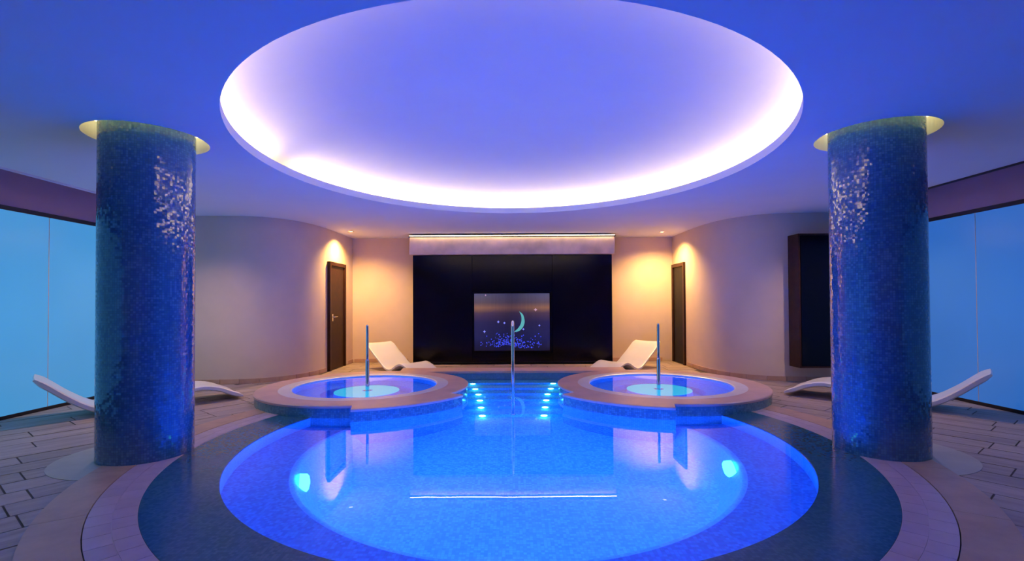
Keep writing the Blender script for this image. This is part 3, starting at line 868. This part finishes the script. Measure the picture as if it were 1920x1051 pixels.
# ------------------------------------------------------------------ wall cabinet on the right curved wall
cab = empty('wall_cabinet', (5.0, 7.92, 0.25))
tag(cab, 'tall dark brown cabinet hung on the right wall behind the right pillar', 'cabinet')
def cb(x0, x1, y0, y1, z0, z1, nm_, mat, par=cab, bevel=0.004):
    return MB().box(x0, x1, y0, y1, z0, z1).build(nm_, mat, par, bevel=bevel)
cb(-0.55, -0.522, -0.30, -0.004, 0, 2.09, 'side', M['dark_wood']); cb(0.522, 0.55, -0.30, -0.004, 0, 2.09, 'side', M['dark_wood'])
cb(-0.522, 0.522, -0.30, -0.004, 2.062, 2.09, 'top', M['dark_wood']); cb(-0.522, 0.522, -0.30, -0.004, 0, 0.028, 'bottom', M['dark_wood'])
cb(-0.522, 0.522, -0.03, -0.004, 0.028, 2.062, 'back', M['dark_wood'])
for s in (-1, 1):
    d_ = cb(*sorted((s * 0.003, s * 0.52)), -0.305, -0.28, 0.03, 2.06, 'cabinet_door', M['black_panel'])
    tube('handle', [(s * 0.05, -0.306, 0.95), (s * 0.05, -0.325, 0.96), (s * 0.05, -0.325, 1.14), (s * 0.05, -0.306, 1.15)], 0.007, M['dark_metal'], d_, 8)

# ------------------------------------------------------------------ loungers
def lounger_mesh(pts, th):
    cl = catmull(pts, 5)
    V = []; F = []
    k = len(cl)
    for i, (x_, z_) in enumerate(cl):
        a, b_ = cl[max(i - 1, 0)], cl[min(i + 1, k - 1)]
        d = Vector((b_[0] - a[0], b_[1] - a[1])).normalized(); n = Vector((-d.y, d.x))
        e = min(i, k - 1 - i) / 3.0
        hw = 0.31 * (0.93 + 0.07 * min(1, e)); t = th * (0.45 + 0.55 * min(1, e))
        dish = 0.012
        sec = [(-hw, -t * 0.6), (-hw, t * 0.6), (-hw + 0.02, t), (-hw * 0.5, t - dish * 0.7), (0, t - dish), (hw * 0.5, t - dish * 0.7), (hw - 0.02, t), (hw, t * 0.6), (hw, -t * 0.6), (hw - 0.025, -t), (-hw + 0.025, -t)]
        for yy, oo in sec:
            V.append((x_ + n.x * oo, yy, z_ + n.y * oo))
    q = len(sec)
    for i in range(k - 1):
        for j in range(q):
            j2 = (j + 1) % q
            F.append((i * q + j, i * q + j2, (i + 1) * q + j2, (i + 1) * q + j))
    F.append(tuple(range(q - 1, -1, -1))); F.append(tuple((k - 1) * q + j for j in range(q)))
    me = bpy.data.meshes.new('lounger'); me.from_pydata(V, [], F)
    bm = bmesh.new(); bm.from_mesh(me); bmesh.ops.recalc_face_normals(bm, faces=bm.faces); bm.to_mesh(me); bm.free()
    me.polygons.foreach_set('use_smooth', [True] * len(me.polygons))
    me.materials.append(M['lounger'])
    if hasattr(me, 'set_sharp_from_angle'): me.set_sharp_from_angle(angle=radians(50))
    zmin = min(v.co.z for v in me.vertices)
    for v in me.vertices: v.co.z -= zmin
    return me
LM = lounger_mesh([(0.0, 0.498), (0.13, 0.41), (0.28, 0.302), (0.44, 0.20), (0.58, 0.107), (0.71, 0.045), (0.82, 0.032), (0.93, 0.07), (1.04, 0.13), (1.15, 0.16), (1.265, 0.144), (1.395, 0.088), (1.51, 0.028)], 0.025)
LS = lounger_mesh([(0.0, 0.475), (0.12, 0.375), (0.28, 0.235), (0.45, 0.115), (0.62, 0.05), (0.85, 0.04), (1.1, 0.075), (1.35, 0.155), (1.55, 0.195), (1.75, 0.165), (1.92, 0.09), (2.05, 0.035)], 0.032)
spots = [  # head x, head y, heading
    (-2.72, 9.98, radians(-42), 'white wavy lounger left of the black wall, behind the left whirlpool'),
    (2.74, 9.98, radians(180 + 42), 'white wavy lounger right of the black wall, behind the right whirlpool'),
    (-5.36, 5.50, radians(44), 'white wavy lounger by the left glass panels, partly hidden by the left pillar'),
    (5.40, 5.55, radians(180 - 44), 'white wavy lounger by the right glass panels, partly hidden by the right pillar'),
]
for i, (x_, y_, a, lb) in enumerate(spots):
    o = bpy.data.objects.new('lounger', LM if i < 2 else LS); C.objects.link(o)
    o.location = (x_, y_, 0.0075); o.rotation_euler = (0, 0, a)
    tag(o, lb, 'lounger', 'white wavy loungers around the pool')

# ------------------------------------------------------------------ recessed downlights
M['spot_lens'] = emit('downlight_lens', (1.0, 0.80, 0.5), 6.0)
def downlight(x_, y_, watts, target, label, ang=140):
    d = empty('downlight', (x_, y_, H))
    tag(d, label, 'downlight', 'recessed downlights by the back corners')
    lathe('trim_ring', [(0.04, -0.001), (0.042, -0.008), (0.058, -0.008), (0.062, 0.0)], M['chrome'], d, (0, 0), 24)
    lathe('lens', [(0.001, -0.004), (0.04, -0.003)], M['spot_lens'], d, (0, 0), 20, smooth=False, flip=False)
    lamp('SPOT', 'downlight_or_fill_beam', (x_, y_, H - 0.03), watts, C_WARM, None, target, spot_size=radians(ang), spot_blend=1.0, shadow_soft_size=0.03)
downlight(-3.20, 9.72, L_SPOT, (-3.2, 9.9, 0), 'small lit recessed spot in the ceiling above the left brown door')
downlight(3.06, 10.0, L_SPOT, (3.1, 10.2, 0), 'small lit recessed spot in the ceiling by the right dark doorway')

# added fill lamps: two behind the pillars, two out of view
def side_fill(x_, y_, watts, label):
    d = empty('downlight', (x_, y_, H)); tag(d, label, 'downlight', 'added fill downlights over the side loungers')
    lathe('trim_ring', [(0.04, -0.001), (0.042, -0.008), (0.058, -0.008), (0.062, 0.0)], M['chrome'], d, (0, 0), 24)
    lathe('lens', [(0.001, -0.004), (0.04, -0.003)], M['spot_lens'], d, (0, 0), 20, smooth=False)
    lamp('SPOT', 'downlight_or_fill_beam', (x_, y_, H - 0.03), watts, (1.0, 0.72, 0.55), None, (x_, y_, 0), spot_size=radians(135), spot_blend=1.0, shadow_soft_size=0.03)
for s_ in (-1, 1):
    side = 'left' if s_ < 0 else 'right'
    side_fill(s_ * 4.6, 6.6, 105, 'added fill spot in the ceiling hidden behind the %s pillar' % side)
    side_fill(s_ * 4.7, 2.9, 24, 'added fill spot in the ceiling over the near %s corner of the floor' % side)
